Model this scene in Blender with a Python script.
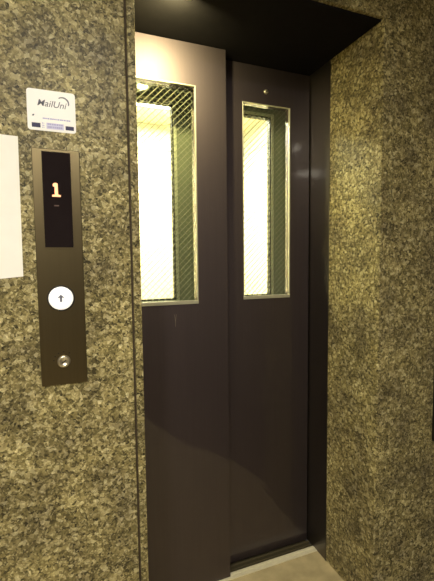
import bpy, bmesh, math, random
from mathutils import Matrix, Vector
random.seed(4)
S = bpy.context.scene
for o in list(bpy.data.objects): bpy.data.objects.remove(o)
COL = S.collection

# ------------------------------------------------------------ camera
F, YAW, PIT, ROL = 388.43, 0.3737, 0.0730, -0.0111
CAM = Vector((-0.4125, -1.0442, 1.3005))
fw = Vector((math.sin(YAW)*math.cos(PIT), math.cos(YAW)*math.cos(PIT), -math.sin(PIT)))
rt = Vector((math.cos(YAW), -math.sin(YAW), 0)); up = rt.cross(fw)
r2 = rt*math.cos(ROL)+up*math.sin(ROL); u2 = -rt*math.sin(ROL)+up*math.cos(ROL)
cd = bpy.data.cameras.new('camera'); cam = bpy.data.objects.new('camera', cd); COL.objects.link(cam)
cd.sensor_fit = 'HORIZONTAL'; cd.sensor_width = 36; cd.lens = F/434*36
cd.clip_start = 0.02
m = Matrix((r2, u2, -fw)).transposed().to_4x4(); m.translation = CAM
cam.matrix_world = m
S.camera = cam
# ------------------------------------------------------------ world, exposure
w = bpy.data.worlds.new('world'); S.world = w; w.use_nodes = True
w.node_tree.nodes['Background'].inputs[0].default_value = (1, .93, .8, 1)
w.node_tree.nodes['Background'].inputs[1].default_value = .02
vs = S.view_settings
vs.view_transform = 'Standard'; vs.look = 'None'; vs.gamma = 1; vs.use_curve_mapping = False
vs.exposure = 0.65
LAMP_POWER = 135.0     # lobby ceiling lamp (emission)
SPOT_POWER = 820.0     # added soffit lamp for the door glow
CAR_POWER = 68.0       # lamp in the elevator car
LAMP_COL = (1, .92, .75, 1)
SPOT_COL = (1, .86, .40, 1)
CAR_COL = (1, .97, .84, 1)

# ------------------------------------------------------------ helpers
def box(bm, x0, x1, y0, y1, z0, z1):
    vs_ = [bm.verts.new((x, y, z)) for z in (z0, z1) for y in (y0, y1) for x in (x0, x1)]
    for f in ((0,2,3,1),(4,5,7,6),(0,1,5,4),(2,6,7,3),(0,4,6,2),(1,3,7,5)):
        bm.faces.new([vs_[i] for i in f])
    return bm
def ring(bm, o, h, y0, y1):
    """rectangular plate with a rectangular hole; o,h = (x0,x1,z0,z1)"""
    def loop(r, y): return [bm.verts.new(p) for p in ((r[0],y,r[2]),(r[1],y,r[2]),(r[1],y,r[3]),(r[0],y,r[3]))]
    a, b, c, d = loop(o, y0), loop(h, y0), loop(o, y1), loop(h, y1)
    for i in range(4):
        j = (i+1) % 4
        bm.faces.new((a[i], a[j], b[j], b[i])); bm.faces.new((c[j], c[i], d[i], d[j]))
        bm.faces.new((a[j], a[i], c[i], c[j])); bm.faces.new((b[i], b[j], d[j], d[i]))
    return bm
def lathe(bm, cx, cz, prof, n=40):
    """profile [(radius, y)] turned about an axis along y"""
    rows = []
    for r, y in prof:
        if r == 0: rows.append([bm.verts.new((cx, y, cz))])
        else: rows.append([bm.verts.new((cx+r*math.cos(2*math.pi*k/n), y, cz+r*math.sin(2*math.pi*k/n))) for k in range(n)])
    for A, B in zip(rows, rows[1:]):
        for k in range(n):
            l = (k+1) % n
            if len(A) == 1: bm.faces.new((A[0], B[k], B[l]))
            elif len(B) == 1: bm.faces.new((A[k], A[l], B[0]))
            else: bm.faces.new((A[k], A[l], B[l], B[k]))
    return bm
def prism(bm, pts, y0, y1):
    a = [bm.verts.new((x, y0, z)) for x, z in pts]; b = [bm.verts.new((x, y1, z)) for x, z in pts]
    bm.faces.new(a); bm.faces.new(b[::-1])
    for i in range(len(pts)):
        j = (i+1) % len(pts); bm.faces.new((a[j], a[i], b[i], b[j]))
    return bm
def NB(): return bmesh.new()
def obj(name, bm, mat, parent=None, bevel=0, smooth=False, seg=2):
    bmesh.ops.recalc_face_normals(bm, faces=bm.faces)
    org = Vector((0, 0, 0)); p = parent
    while p: org += p.location; p = p.parent
    bmesh.ops.translate(bm, verts=bm.verts, vec=-org)
    me = bpy.data.meshes.new(name); bm.to_mesh(me); bm.free()
    o = bpy.data.objects.new(name, me); COL.objects.link(o); me.materials.append(mat)
    if parent: o.parent = parent
    if smooth:
        for f in me.polygons: f.use_smooth = True
    if bevel:
        md = o.modifiers.new('bevel', 'BEVEL'); md.width = bevel; md.segments = seg; md.limit_method = 'ANGLE'
    return o
def tag(o, label=None, cat=None, group=None, kind=None):
    for k, v in (('label', label), ('category', cat), ('group', group), ('kind', kind)):
        if v: o[k] = v
    return o
def thing(name, loc, label, cat, group=None):
    o = bpy.data.objects.new(name, None); COL.objects.link(o); o.location = loc; o.empty_display_size = .05
    return tag(o, label, cat, group)
def struct(name, bm, mat, label, cat, **k):
    return tag(obj(name, bm, mat, **k), label, cat, kind='structure')
def text_bm(body, size, x, z, y, depth, shear=0, tilt=0, spacing=1, sx=1, bold=0):
    cu = bpy.data.curves.new('t', 'FONT'); cu.body = body; cu.size = size; cu.extrude = depth/2
    cu.shear = shear; cu.offset = bold; cu.align_x = 'CENTER'; cu.align_y = 'CENTER'; cu.space_character = spacing
    ob = bpy.data.objects.new('t', cu); COL.objects.link(ob)
    dg = bpy.context.evaluated_depsgraph_get(); me = bpy.data.meshes.new_from_object(ob.evaluated_get(dg))
    bm = NB(); bm.from_mesh(me)
    bpy.data.objects.remove(ob); bpy.data.curves.remove(cu); bpy.data.meshes.remove(me)
    for v in bm.verts:
        a, b, c = v.co; a *= sx
        a, b = a*math.cos(tilt)-b*math.sin(tilt), a*math.sin(tilt)+b*math.cos(tilt)
        v.co = (x+a, y-c, z+b)
    return bm

# ------------------------------------------------------------ materials
def mat(name):
    M = bpy.data.materials.new(name); M.use_nodes = True
    nt = M.node_tree; return M, nt, nt.nodes['Principled BSDF'], nt.nodes, nt.links
def plain(name, col, rough=.5, metal=0, coat=0, coat_r=.05, emit=None, es=0, var=.06, vscale=30, bump=0):
    M, nt, P, N, L = mat(name)
    P.inputs['Roughness'].default_value = rough; P.inputs['Metallic'].default_value = metal
    P.inputs['Coat Weight'].default_value = coat; P.inputs['Coat Roughness'].default_value = coat_r
    tc = N.new('ShaderNodeTexCoord'); nz = N.new('ShaderNodeTexNoise'); nz.inputs['Scale'].default_value = vscale
    nz.inputs['Detail'].default_value = 4
    L.new(tc.outputs['Object'], nz.inputs['Vector'])
    r = N.new('ShaderNodeValToRGB')
    r.color_ramp.elements[0].color = tuple(c*(1-var) for c in col)+(1,)
    r.color_ramp.elements[1].color = tuple(min(1, c*(1+var)) for c in col)+(1,)
    r.color_ramp.elements[0].position = .3; r.color_ramp.elements[1].position = .7
    L.new(nz.outputs['Fac'], r.inputs['Fac']); L.new(r.outputs['Color'], P.inputs['Base Color'])
    if bump:
        b = N.new('ShaderNodeBump'); b.inputs['Strength'].default_value = bump; b.inputs['Distance'].default_value = .002
        L.new(nz.outputs['Fac'], b.inputs['Height']); L.new(b.outputs['Normal'], P.inputs['Normal'])
    if emit:
        P.inputs['Emission Color'].default_value = emit; P.inputs['Emission Strength'].default_value = es
    return M
def granite():
    M, nt, P, N, L = mat('polished granite')
    tc = N.new('ShaderNodeTexCoord')
    wob = N.new('ShaderNodeTexNoise'); wob.inputs['Scale'].default_value = 60; wob.inputs['Detail'].default_value = 3
    L.new(tc.outputs['Object'], wob.inputs['Vector'])
    mx = N.new('ShaderNodeMix'); mx.data_type = 'VECTOR'; mx.inputs[0].default_value = .012
    L.new(tc.outputs['Object'], mx.inputs[4]); L.new(wob.outputs['Color'], mx.inputs[5])
    def vor(scale):
        v = N.new('ShaderNodeTexVoronoi'); v.inputs['Scale'].default_value = scale
        L.new(mx.outputs[1], v.inputs['Vector'])
        s = N.new('ShaderNodeSeparateColor'); L.new(v.outputs['Color'], s.inputs['Color']); return s
    def ramp(src, stops):
        r = N.new('ShaderNodeValToRGB'); e = r.color_ramp.elements
        e[0].position, e[0].color = stops[0][0], stops[0][1]+(1,)
        e[1].position, e[1].color = stops[-1][0], stops[-1][1]+(1,)
        for p, c in stops[1:-1]:
            q = e.new(p); q.color = c+(1,)
        L.new(src, r.inputs['Fac']); return r
    a, b = vor(110), vor(230)
    ra = ramp(a.outputs[0], [(0,(.03,.027,.017)),(.2,(.08,.072,.040)),(.45,(.19,.168,.092)),(.7,(.33,.29,.165)),(.88,(.58,.53,.35)),(1,(.82,.78,.60))])
    rb = ramp(b.outputs[1], [(0,(.025,.022,.016)),(.16,(.07,.062,.036)),(.4,(.22,.195,.105)),(.75,(.36,.32,.185)),(1,(.80,.75,.56))])
    m1 = N.new('ShaderNodeMix'); m1.data_type = 'RGBA'; m1.inputs[0].default_value = .48
    L.new(ra.outputs[0], m1.inputs[6]); L.new(rb.outputs[0], m1.inputs[7])
    # broad cloudy variation of the stone
    cl = N.new('ShaderNodeTexNoise'); cl.inputs['Scale'].default_value = 9; cl.inputs['Detail'].default_value = 5
    L.new(tc.outputs['Object'], cl.inputs['Vector'])
    rc = ramp(cl.outputs['Fac'], [(.3,(.50,.475,.42)),(.5,(.82,.78,.61)),(.72,(1.12,1.07,.80))])
    m2 = N.new('ShaderNodeMix'); m2.data_type = 'RGBA'; m2.blend_type = 'MULTIPLY'; m2.inputs[0].default_value = 1
    L.new(m1.outputs[2], m2.inputs[6]); L.new(rc.outputs[0], m2.inputs[7])
    L.new(m2.outputs[2], P.inputs['Base Color'])
    P.inputs['Roughness'].default_value = .45; P.inputs['Specular IOR Level'].default_value = .2
    return M
def satin_steel(name, col, rough, coat, coat_r, aniso=0):
    M, nt, P, N, L = mat(name)
    P.inputs['Metallic'].default_value = 1; P.inputs['Roughness'].default_value = rough
    P.inputs['Coat Weight'].default_value = coat; P.inputs['Coat Roughness'].default_value = coat_r
    tc = N.new('ShaderNodeTexCoord'); mp = N.new('ShaderNodeMapping'); mp.inputs['Scale'].default_value = (160, 160, 2.5)
    nz = N.new('ShaderNodeTexNoise'); nz.inputs['Scale'].default_value = 1; nz.inputs['Detail'].default_value = 3
    L.new(tc.outputs['Object'], mp.inputs['Vector']); L.new(mp.outputs['Vector'], nz.inputs['Vector'])
    r = N.new('ShaderNodeValToRGB')
    r.color_ramp.elements[0].color = tuple(c*.92 for c in col)+(1,); r.color_ramp.elements[1].color = tuple(c*1.08 for c in col)+(1,)
    L.new(nz.outputs['Fac'], r.inputs['Fac']); L.new(r.outputs['Color'], P.inputs['Base Color'])
    return M
def thin_glass(name, tint, fac):
    M, nt, P, N, L = mat(name)
    N.remove(P)
    t = N.new('ShaderNodeBsdfTransparent'); t.inputs[0].default_value = tint+(1,)
    g = N.new('ShaderNodeBsdfGlossy'); g.inputs['Roughness'].default_value = .03
    fr = N.new('ShaderNodeFresnel'); fr.inputs[0].default_value = 1.45
    tc = N.new('ShaderNodeTexCoord'); nz = N.new('ShaderNodeTexNoise'); nz.inputs['Scale'].default_value = 8
    b = N.new('ShaderNodeBump'); b.inputs['Strength'].default_value = .03
    L.new(tc.outputs['Object'], nz.inputs['Vector']); L.new(nz.outputs['Fac'], b.inputs['Height']); L.new(b.outputs['Normal'], g.inputs['Normal'])
    mu = N.new('ShaderNodeMath'); mu.operation = 'MULTIPLY'; mu.inputs[1].default_value = fac
    L.new(fr.outputs[0], mu.inputs[0])
    x = N.new('ShaderNodeMixShader'); L.new(mu.outputs[0], x.inputs[0]); L.new(t.outputs[0], x.inputs[1]); L.new(g.outputs[0], x.inputs[2])
    L.new(x.outputs[0], N['Material Output'].inputs['Surface'])
    return M
G = granite()
DOOR = satin_steel('dark bronze satin steel', (.094, .076, .086), .57, .75, .05)
REVEAL = satin_steel('dark steel frame', (.13, .118, .11), .40, .25, .08)
SOFFIT = plain('black painted steel soffit', (.008, .007, .008), .95, var=.1)
SOFFIT.node_tree.nodes['Principled BSDF'].inputs['Specular IOR Level'].default_value = .1
PANELM = satin_steel('bronze faceplate', (.140, .114, .066), .36, .1, .12)
LIGHTSTEEL = plain('pale steel bead', (.50, .49, .40), .4, metal=.6)
CARDOOR = plain('grey green painted car door', (.15, .155, .112), .45)
BLACKRUB = plain('dark gasket', (.03, .03, .025), .6)
WIRE = plain('galvanised wire', (.22, .22, .165), .55, metal=.1)
GLASS = thin_glass('wired window glass', (.93, .96, .90), .14)
GLASS2 = thin_glass('clear window glass', (.97, .98, .95), .6)
CREAM = plain('cream car panel', (.80, .73, .52), .45)
CREAMD = plain('grey cream transom', (.50, .49, .42), .45)
CARFLOOR = plain('car vinyl floor', (.42, .33, .17), .6)
FLOOR = plain('tan stone floor tile', (.44, .37, .22), .35, var=.2, vscale=14)
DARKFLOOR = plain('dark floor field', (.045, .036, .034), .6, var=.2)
LOBBY = plain('dark brown lobby wall', (.12, .10, .075), .7)
CEIL = plain('cream ceiling', (.55, .50, .36), .9)
SILL = plain('aluminium sill', (.78, .74, .58), .4, metal=.3)
SILLD = plain('dark sill groove', (.10, .085, .05), .5, metal=.4)
GROUT = plain('dark joint', (.05, .035, .018), .8)
PAPER = plain('white paper', (.93, .92, .90), .7, var=.015)
STICK = plain('white sticker film', (.88, .88, .90), .4, var=.01)
NAVY = plain('navy ink', (.010, .009, .075), .6)
PALEV = plain('very pale violet print', (.60, .60, .84), .5)
LAV = plain('pale violet ink', (.36, .36, .66), .5)
GREYINK = plain('grey blue ink', (.10, .11, .17), .5)
DISPLAY = plain('black display window', (.014, .010, .011), .12)
DISPLAY.node_tree.nodes['Principled BSDF'].inputs['Specular IOR Level'].default_value = .15
LED = plain('orange lit digit', (.9, .4, .15), .4, emit=(1, .40, .22, 1), es=.95)
LEDOFF = plain('unlit display mark', (.10, .055, .045), .4)
BUTTON = plain('white call button', (.90, .90, .86), .3, var=.01, emit=(1, .98, .92, 1), es=.35)
BUTMARK = plain('dark arrow print', (.16, .17, .24), .5)
CHROME = plain('worn nickel key switch', (.62, .57, .45), .28, metal=.9)
DARK = plain('dark recess', (.02, .017, .014), .6)
PLATE = plain('black plate', (.008, .007, .006), .35)
LAMPM = plain('lobby lamp diffuser', (.9, .9, .85), .5, emit=LAMP_COL, es=LAMP_POWER)
CARLAMP = plain('car lamp diffuser', (.9, .9, .85), .5, emit=CAR_COL, es=CAR_POWER)
WHITEMETAL = plain('white lamp housing', (.7, .68, .6), .5)

# ------------------------------------------------------------ main measures (m)
XT, XL, XR, XRS = -0.2447, -0.2213, 0.5998, 0.652     # joint, left jamb, right jamb, right slab outer edge
YB, D1, D2, H, XM = .279, .349, .4126, 2.10, .179
CEILZ = 2.36
# ------------------------------------------------------------ structure
struct('floor', box(NB(), -1.9, 1.25, -3.4, .338, -.05, 0), FLOOR, 'tan stone floor in front of the elevator doors', 'floor')
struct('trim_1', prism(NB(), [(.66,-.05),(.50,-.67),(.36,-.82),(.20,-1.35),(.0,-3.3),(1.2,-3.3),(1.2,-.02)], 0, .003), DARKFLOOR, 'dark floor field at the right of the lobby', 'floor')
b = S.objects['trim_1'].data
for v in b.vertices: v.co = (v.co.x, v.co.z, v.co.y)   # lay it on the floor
struct('ceiling', box(NB(), -1.9, 1.25, -3.4, .34, CEILZ, CEILZ+.05), CEIL, 'cream lobby ceiling', 'ceiling')
struct('wall_left', box(NB(), -1.85, XT-.003, 0, .30, 0, CEILZ), G, 'speckled granite wall left of the elevator, carrying the call panel', 'wall', bevel=.002)
struct('trim_2', box(NB(), XT-.006, XT+.006, .008, .29, 0, CEILZ), GROUT, 'dark vertical joint left of the elevator opening', 'joint')
struct('trim_3', box(NB(), XT+.003, XL, 0, YB, 0, H-.001), G, 'narrow granite jamb strip at the left of the doors', 'jamb', bevel=.002)
struct('trim_4', box(NB(), XR, XRS-.0008, 0, YB, 0, H-.001), G, 'granite jamb and reveal at the right of the doors', 'jamb', bevel=.004)
struct('wall_right', box(NB(), XRS+.0008, 1.2, .0005, .30, 0, CEILZ), G, 'granite wall right of the elevator opening', 'wall', bevel=.002)
struct('wall_top', box(NB(), XT+.003, XRS-.0008, 0, .30, H, CEILZ), G, 'granite lintel above the elevator opening', 'wall', bevel=.004)
struct('trim_5', box(NB(), XL, XR, .014, .505, H-.006, H-.0005), SOFFIT, 'black soffit under the granite lintel', 'soffit')
bm = box(NB(), XR, XR+.03, YB, .50, 0, H-.006); struct('trim_10', box(NB(), XR-.0025, XR-.0002, YB-.004, YB+.003, 0, H-.0065), REVEAL, 'thin metal edge between granite reveal and steel jamb', 'jamb')
struct('trim_6', bm, REVEAL, 'dark steel door jamb at the right of the doors', 'jamb')
bm = box(NB(), XL-.03, XL, YB, .50, 0, H-.006)
struct('trim_7', bm, REVEAL, 'dark steel door jamb behind the left granite strip', 'jamb')
bm = box(NB(), XL, XR, .3382, .5, -.05, -.012)
for y0, y1, z in ((.380,.385,.001),(.398,.406,.003),(.455,.463,.002),(.485,.5,.002)):
    box(bm, XL+.0005, XR-.0005, y0, y1, -.02, z)
struct('trim_8', bm, SILLD, 'dark grooved sill under the elevator doors', 'sill')
bm = box(NB(), XL+.0005, XR-.0005, .3382, .370, -.0115, .0015); box(bm, XL+.0005, XR-.0005, .3382, .350, .0015, .003); box(bm, XL+.0005, XR-.0005, .358, .370, .0015, .003)
struct('trim_9', bm, SILL, 'bright metal strip at the front of the sill', 'sill')
struct('wall_back', box(NB(), -1.9, 1.25, -3.45, -3.4, 0, CEILZ), LOBBY, 'dark wall of the lobby opposite the elevator', 'wall')
struct('wall_side_right', box(NB(), 1.2, 1.25, -3.4, .3, 0, CEILZ), LOBBY, 'dark side wall right of the lobby', 'wall')
struct('wall_side_left', box(NB(), -1.9, -1.85, -3.4, .3, 0, CEILZ), LOBBY, 'dark side wall left of the lobby', 'wall')
# shaft side walls between landing and car
bm = box(NB(), -.75, -.72, .30, .62, -.05, 2.62); box(bm, 1.15, 1.18, .30, .62, -.05, 2.62); box(bm, -.75, 1.18, .30, .62, 2.6, 2.65)
struct('wall_shaft', bm, DARK, 'dark elevator shaft wall behind the doors', 'wall')

# ------------------------------------------------------------ lobby lamps
def lamp(x, y, r, m_, label):
    t = thing('ceiling_lamp', (x, y, CEILZ), label, 'lamp', 'round ceiling lamps in the lobby')
    def turn(prof):      # profile turned about the vertical axis through (x, y)
        bm = lathe(NB(), 0, 0, prof, 48)
        for v in bm.verts: v.co = (x+v.co.x, y+v.co.z, CEILZ+v.co.y)
        return bm
    obj('housing', turn([(r+.03, -.0005), (r+.03, -.022), (r+.022, -.028), (r+.002, -.028), (r+.002, -.012), (0, -.012)]), WHITEMETAL, t)
    obj('diffuser', turn([(r, -.014), (r, -.024), (0, -.026)]), m_, t)
lamp(-.35, -1.3, .12, LAMPM, 'round ceiling lamp close in front of the doors')
lamp(-1.15, -2.1, .17, LAMPM, 'round fill lamp added further back in the lobby')  # second lamp, added as fill to even out the light on the walls

# unseen lamp added in the soffit to make the glow on the doors
SPOTM = plain('added soffit lamp diffuser', (.9, .9, .85), .5, emit=SPOT_COL, es=SPOT_POWER)
LX, LY = -.07, .062
t = thing('added_soffit_lamp', (LX, LY, H-.006), 'small round lamp added out of view in the black soffit to make the glow on the left door leaf', 'lamp')
def turned(prof, tilt):     # turned about an axis through the lamp, tipped towards the doors
    bm = lathe(NB(), 0, 0, prof, 40)
    for v in bm.verts:
        x, h, z = v.co
        f = z*math.cos(tilt)-h*math.sin(tilt); yw = math.radians(10) if tilt else 0     # aimed a little to the left
        v.co = (LX+x*math.cos(yw)-f*math.sin(yw), LY+x*math.sin(yw)+f*math.cos(yw), H-.006+h*math.cos(tilt)+z*math.sin(tilt))
    return bm
obj('trim_ring', turned([(.034, 0), (.044, 0), (.043, -.003), (.035, -.004), (.034, -.001)], 0), WHITEMETAL, t)
cup = turned([(.0305, -.022), (.033, -.023), (.034, -.016), (.030, .004), (.016, .014), (0, .016)], math.radians(50))
for v in cup.verts: v.co.z = min(v.co.z-.014, H-.0065)
obj('eyeball_housing', cup, WHITEMETAL, t)
dif = turned([(.0303, -.020), (0, -.021)], math.radians(50))
for v in dif.verts: v.co.z -= .014
obj('diffuser', dif, SPOTM, t)

# ------------------------------------------------------------ landing doors
WH0, WH1 = 1.1449, 1.9417
def diamond_mesh(bm, x0, x1, z0, z1, y, pitch=.0235, r=.0012):
    """crossing straight wires at +-45 degrees clipped to the rectangle"""
    def wire(p, q, rr=1):
        d = (q-p).normalized(); n1 = Vector((0,1,0)); n2 = d.cross(n1)
        A = [bm.verts.new(p+(n1*math.cos(k*math.pi/2)+n2*math.sin(k*math.pi/2))*r*rr) for k in range(4)]
        B = [bm.verts.new(q+(n1*math.cos(k*math.pi/2)+n2*math.sin(k*math.pi/2))*r*rr) for k in range(4)]
        for k in range(4): bm.faces.new((A[k], A[(k+1)%4], B[(k+1)%4], B[k]))
    w_, h_ = x1-x0, z1-z0
    n = int((w_+h_)/pitch)
    for s in (1, -1):
        c = pitch/2
        while c < w_+h_:
            # line s: X + Z = c (s=-1) or (w-X)+Z = c (s=1)
            p = (c, 0) if c <= w_ else (w_, c-w_)
            q = (0, c) if c <= h_ else (c-h_, h_)
            if s == 1: p, q = (w_-p[0], p[1]), (w_-q[0], q[1])
            wire(Vector((x0+p[0], y+.0005*s, z0+p[1])), Vector((x0+q[0], y+.0005*s, z0+q[1])), 1 if q[0] > p[0] and q[1] > p[1] or q[0] < p[0] and q[1] < p[1] else .5)
            c += pitch
    return bm
def landing_door(x0, x1, yf, wx0, wx1, label):
    t = thing('elevator_door', ((x0+x1)/2, yf+.018, .006), label, 'elevator door', 'sliding landing doors of the elevator')
    th = .036 if yf > .4 else .05
    obj('door_leaf', ring(NB(), (x0, x1, .0042, H-.009), (wx0, wx1, WH0, WH1), yf, yf+th), DOOR, t, bevel=.0015)
    e = .008
    fr = obj('window_frame', ring(NB(), (wx0-.001, wx1+.001, WH0-.001, WH1+.001), (wx0+.003, wx1-.004, WH0+.013, WH1-.002), yf-.003, yf+.005), LIGHTSTEEL, t, bevel=.001)
    fr['label'] = 'pale metal bead around the door window'
    g = obj('glass_pane', box(NB(), wx0+.003, wx1-.003, yf+.019, yf+.025, WH0+.006, WH1-.003), GLASS, t)
    wm = obj('wire_mesh', diamond_mesh(NB(), wx0+.004, wx1-.004, WH0+.008, WH1-.004, yf+.022), WIRE, g)
    wm['label'] = 'diamond wire mesh cast in the glass'
    return t
dl = landing_door(-.232, XM, D1, XM-.122-.220, XM-.122, 'dark steel elevator door leaf with bright window, nearer the call panel')
dr = landing_door(XM-.035, XR-.004, D2, .2777, .4976, 'dark steel elevator door leaf set further back, beside the right granite reveal')
# emergency unlocking keyhole near the top of the rear leaf
kx, kz = .384, 1.994
k = obj('keyhole', lathe(NB(), kx, kz, [(.0001, D2-.006),(.005, D2-.006),(.009, D2-.004),(.010, D2+.001)], 24), CHROME, dr, smooth=True); k['label'] = 'small round metal keyhole'
obj('key_slot', prism(NB(), [(kx-.003,kz-.002),(kx+.003,kz-.002),(kx,kz+.0035)], D2-.0068, D2-.0055), DARK, k)
sc = obj('pale_mark', prism(NB(), [(-.038,1.108),(-.0365,1.108),(-.034,1.088),(-.031,1.108),(-.0295,1.108),(-.0325,1.080),(-.033,1.062),(-.0345,1.062),(-.0345,1.080)], D1-.0004, D1+.0002), plain('pale mark', (.22,.19,.16), .5, metal=.8), dl)  # thin pale forked mark on the left leaf
sc['label'] = 'thin pale mark below the window'

# ------------------------------------------------------------ car doors
DC = .55
def car_door(car, x0, x1, wx0, wx1, label):
    d = obj('car_door', ring(NB(), (x0, x1, .006, 2.12), (wx0, wx1, 1.142, 1.952), DC, DC+.032), CARDOOR, car, bevel=.001)
    d['label'] = label
    obj('window_frame', ring(NB(), (wx0-.012, wx1+.012, 1.130, 1.964), (wx0, wx1, 1.142, 1.952), DC-.004, DC-.0002), LIGHTSTEEL, d, bevel=.001)
    obj('gasket', ring(NB(), (wx0-.001, wx1+.001, 1.141, 1.953), (wx0+.006, wx1-.006, 1.149, 1.946), DC+.002, DC+.030), BLACKRUB, d)
    obj('glass_pane', box(NB(), wx0+.004, wx1-.004, DC+.014, DC+.019, 1.146, 1.948), GLASS2, d)

# ------------------------------------------------------------ elevator car
t = thing('elevator_car', (.2, 1.2, 0), 'brightly lit cream elevator car seen through the door windows', 'elevator car')
CX0, CX1, CY0, CY1, CZ = -.50, .90, .60, 1.75, 2.28
car_door(t, -.26, .163, -.20, .028, 'grey green inner door behind the left window')
car_door(t, .167, .62, .262, .486, 'grey green inner door behind the right window')
obj('car_floor', box(NB(), CX0-.03, CX1+.03, CY0-.06, CY1+.03, -.05, 0), CARFLOOR, t)
obj('back_wall', box(NB(), CX0-.03, CX1+.03, CY1, CY1+.03, 0, CZ), CREAM, t)
for x in (CX0-.03, CX1): obj('side_wall', box(NB(), x, x+.03, CY0, CY1, 0, CZ), CREAM, t)
bm = box(NB(), CX0-.03, -.27, CY0, CY0+.03, 0, CZ); box(bm, .63, CX1+.03, CY0, CY0+.03, 0, CZ); box(bm, -.27, .63, CY0, CY0+.03, 2.08, CZ)
obj('front_return', bm, CREAM, t)
obj('car_ceiling', box(NB(), CX0-.03, CX1+.03, CY0, CY1+.03, CZ, CZ+.03), CREAM, t)
bm = box(NB(), CX0, CX1, CY1-.008, CY1-.0002, 2.10, CZ-.001); box(bm, CX1-.008, CX1-.0002, CY0+.03, CY1-.008, 2.10, CZ-.001)
q = obj('wall_band', bm, CREAMD, t); q['label'] = 'greyer band along the top of the car wall'
f = obj('lamp_frame', ring(NB(), (-.16, .56, .86, 1.0), (-.14, .54, .88, .98), 0, .02), WHITEMETAL, t)
for v in f.data.vertices:    # lay the ring on the car ceiling
    x, y, z = v.co + t.location; v.co = Vector((x, .86+(z-.86)*4.5, CZ-.001-y)) - t.location
obj('lamp_diffuser', box(NB(), -.135, .535, .96, 1.39, CZ-.012, CZ-.001), CARLAMP, f)

# ------------------------------------------------------------ call panel
PX0, PX1, PZ0, PZ1 = -.475, -.367, .996, 1.578
t = thing('call_panel', (-.421, 0, PZ0), 'tall narrow bronze elevator call panel with lit floor number and round button', 'call panel')
obj('faceplate', box(NB(), PX0, PX1, -.004, 0, PZ0, PZ1), PANELM, t, bevel=.0012)
DX0, DX1, DZ0, DZ1 = -.4535, -.3885, 1.341, 1.571
obj('display_frame', ring(NB(), (DX0-.003, DX1+.003, DZ0-.003, DZ1+.003), (DX0, DX1, DZ0, DZ1), -.0055, -.0035), PANELM, t)
d = obj('display', box(NB(), DX0, DX1, -.0048, -.003, DZ0, DZ1), DISPLAY, t); d['label'] = 'black floor display window'
cx, cz = -.4235, 1.4805
pts = [(-.0095,-.0165),(.0100,-.0165),(.0100,-.0125),(.0040,-.0110),(.0036,.015),(.001,.0165),(-.004,.0165),(-.0072,.0135),(-.0072,.0085),(-.0034,.0075),(-.0036,-.0110),(-.0095,-.0125)]
dg = obj('digit', prism(NB(), [(cx+x, cz+z) for x, z in pts], -.0056, -.0046), LED, d); dg['label'] = 'lit orange number 1'
obj('floor_mark', box(NB(), cx-.006, cx+.005, -.0054, -.0046, 1.441, 1.444), LEDOFF, d)
bx, bz = -.4225, 1.2150
bt = obj('call_button', lathe(NB(), bx, bz, [(0,-.0125),(.022,-.0125),(.0265,-.0118),(.0285,-.010),(.0288,-.003)], 48), BUTTON, t, smooth=True); bt['label'] = 'round white up button'
bt.data.polygons.foreach_set('use_smooth', [True]*len(bt.data.polygons))
obj('bezel', lathe(NB(), bx, bz, [(.0290,-.004),(.0292,-.0065),(.0310,-.0068),(.0322,-.0055),(.0326,-.0035)], 48), DARK, bt, smooth=True)
ar = [(0,.0095),(.0085,.0015),(.0028,.0022),(.0028,-.0085),(-.0028,-.0085),(-.0028,.0022),(-.0085,.0015)]
obj('up_arrow', prism(NB(), [(bx+x, bz+z) for x, z in ar], -.0131, -.0122), BUTMARK, bt)
kx, kz = -.4215, 1.0550
ks = obj('key_switch', lathe(NB(), kx, kz, [(0,-.0075),(.007,-.0075),(.0085,-.0095),(.0130,-.0095),(.0155,-.0070),(.0160,-.003)], 40), CHROME, t, smooth=True); ks['label'] = 'round nickel key switch'
obj('key_slot', prism(NB(), [(kx-.006,kz-.0028),(kx-.0045,kz-.0045),(kx+.006,kz+.0025),(kx+.0045,kz+.0042)], -.0079, -.0070), DARK, ks)
bm = NB()
for x, z in ((-.020,.014),(-.012,.0215),(.0,.0245),(.0135,.0205),(-.0235,.004)): box(bm, kx+x-.0016, kx+x+.0016, -.0043, -.0038, kz+z-.0012, kz+z+.0012)
obj('key_position_marks', bm, DARK, t)

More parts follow.
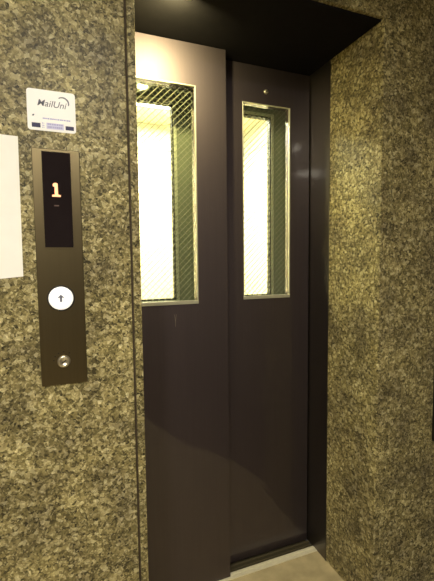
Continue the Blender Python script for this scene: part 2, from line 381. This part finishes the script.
# ------------------------------------------------------------ sticker
t = thing('sticker', (-.4265, 0, 1.619), 'small white sticker with navy blocks above the call panel', 'sticker')
def rrect(x0, x1, z0, z1, r, n=5):
    P = []
    for cx_, cz_, a0 in ((x1-r, z1-r, 0), (x0+r, z1-r, 90), (x0+r, z0+r, 180), (x1-r, z0+r, 270)):
        for i in range(n+1):
            a = math.radians(a0+90*i/n); P.append((cx_+r*math.cos(a), cz_+r*math.sin(a)))
    return P
SX0, SX1, SZ0, SZ1 = -.4805, -.3725, 1.620, 1.7155
obj('film', prism(NB(), rrect(SX0, SX1, SZ0, SZ1, .007), -.0012, 0), STICK, t)
yt = -.0013
lo = obj('logo', text_bm('MailUni', .0215, -.4265, 1.6835, yt, .0004, shear=.25, tilt=-.03, sx=.98, bold=.0001), GREYINK, t); lo['label'] = 'dark slanted lettering'
sw = []
for i in range(9):
    a = math.radians(130-150*i/8); sw.append((-.401+.015*math.cos(a), 1.6895+.0145*math.sin(a)))
for i in range(8, -1, -1):
    a = math.radians(130-150*i/8); r = .0125-.0035*math.sin(math.pi*i/8)*.3; sw.append((-.4012+r*math.cos(a), 1.6893+r*math.sin(a)))
obj('swoosh', prism(NB(), sw, yt-.0003, yt+.0002), GREYINK, t)
bm = box(NB(), -.4715, -.4525, yt-.0002, yt+.0002, 1.6265, 1.6370); obj('colour_block', bm, NAVY, t)
bm = box(NB(), -.3965, -.3775, yt-.0002, yt+.0002, 1.6265, 1.6360); obj('colour_block', bm, NAVY, t)
bm = box(NB(), -.4395, -.4005, yt-.00005, yt+.0002, 1.6250, 1.6395); obj('print_panel', bm, PALEV, t)
bm = NB()
for z0, z1, xa, xb in ((1.6475,1.6505,-.447,-.384),(1.6345,1.6385,-.437,-.403),(1.6275,1.6320,-.437,-.403),(1.6365,1.6385,-.449,-.444),(1.6315,1.6335,-.449,-.444),(1.6270,1.6288,-.449,-.444)):
    x = xa
    while x < xb:
        wd = random.uniform(.002, .0048); box(bm, x, min(x+wd, xb), yt-.0002, yt+.0002, z0, z1); x += wd+random.uniform(.0005, .0016)
obj('small_print', bm, LAV, t)
obj('print_dot', prism(NB(), [(-.4705,1.6525),(-.4665,1.6525),(-.4645,1.6565),(-.4685,1.6565)], yt-.0002, yt+.0002), GREYINK, t)

# ------------------------------------------------------------ paper notice and wall plate
pn = prism(NB(), [(-.505,1.271),(-.5025,1.601),(-.715,1.606),(-.7175,1.252)], -.0012, -.0002)
tag(obj('paper_notice', pn, PAPER), 'blank white paper sheet on the granite at the left edge, beside the call panel', 'paper notice')
t = thing('wall_plate', (.925, 0, .61), 'black plate on the granite wall at the right edge', 'wall plate')
obj('faceplate', box(NB(), .8715, .985, -.012, 0, .61, .93), PLATE, t, bevel=.003)
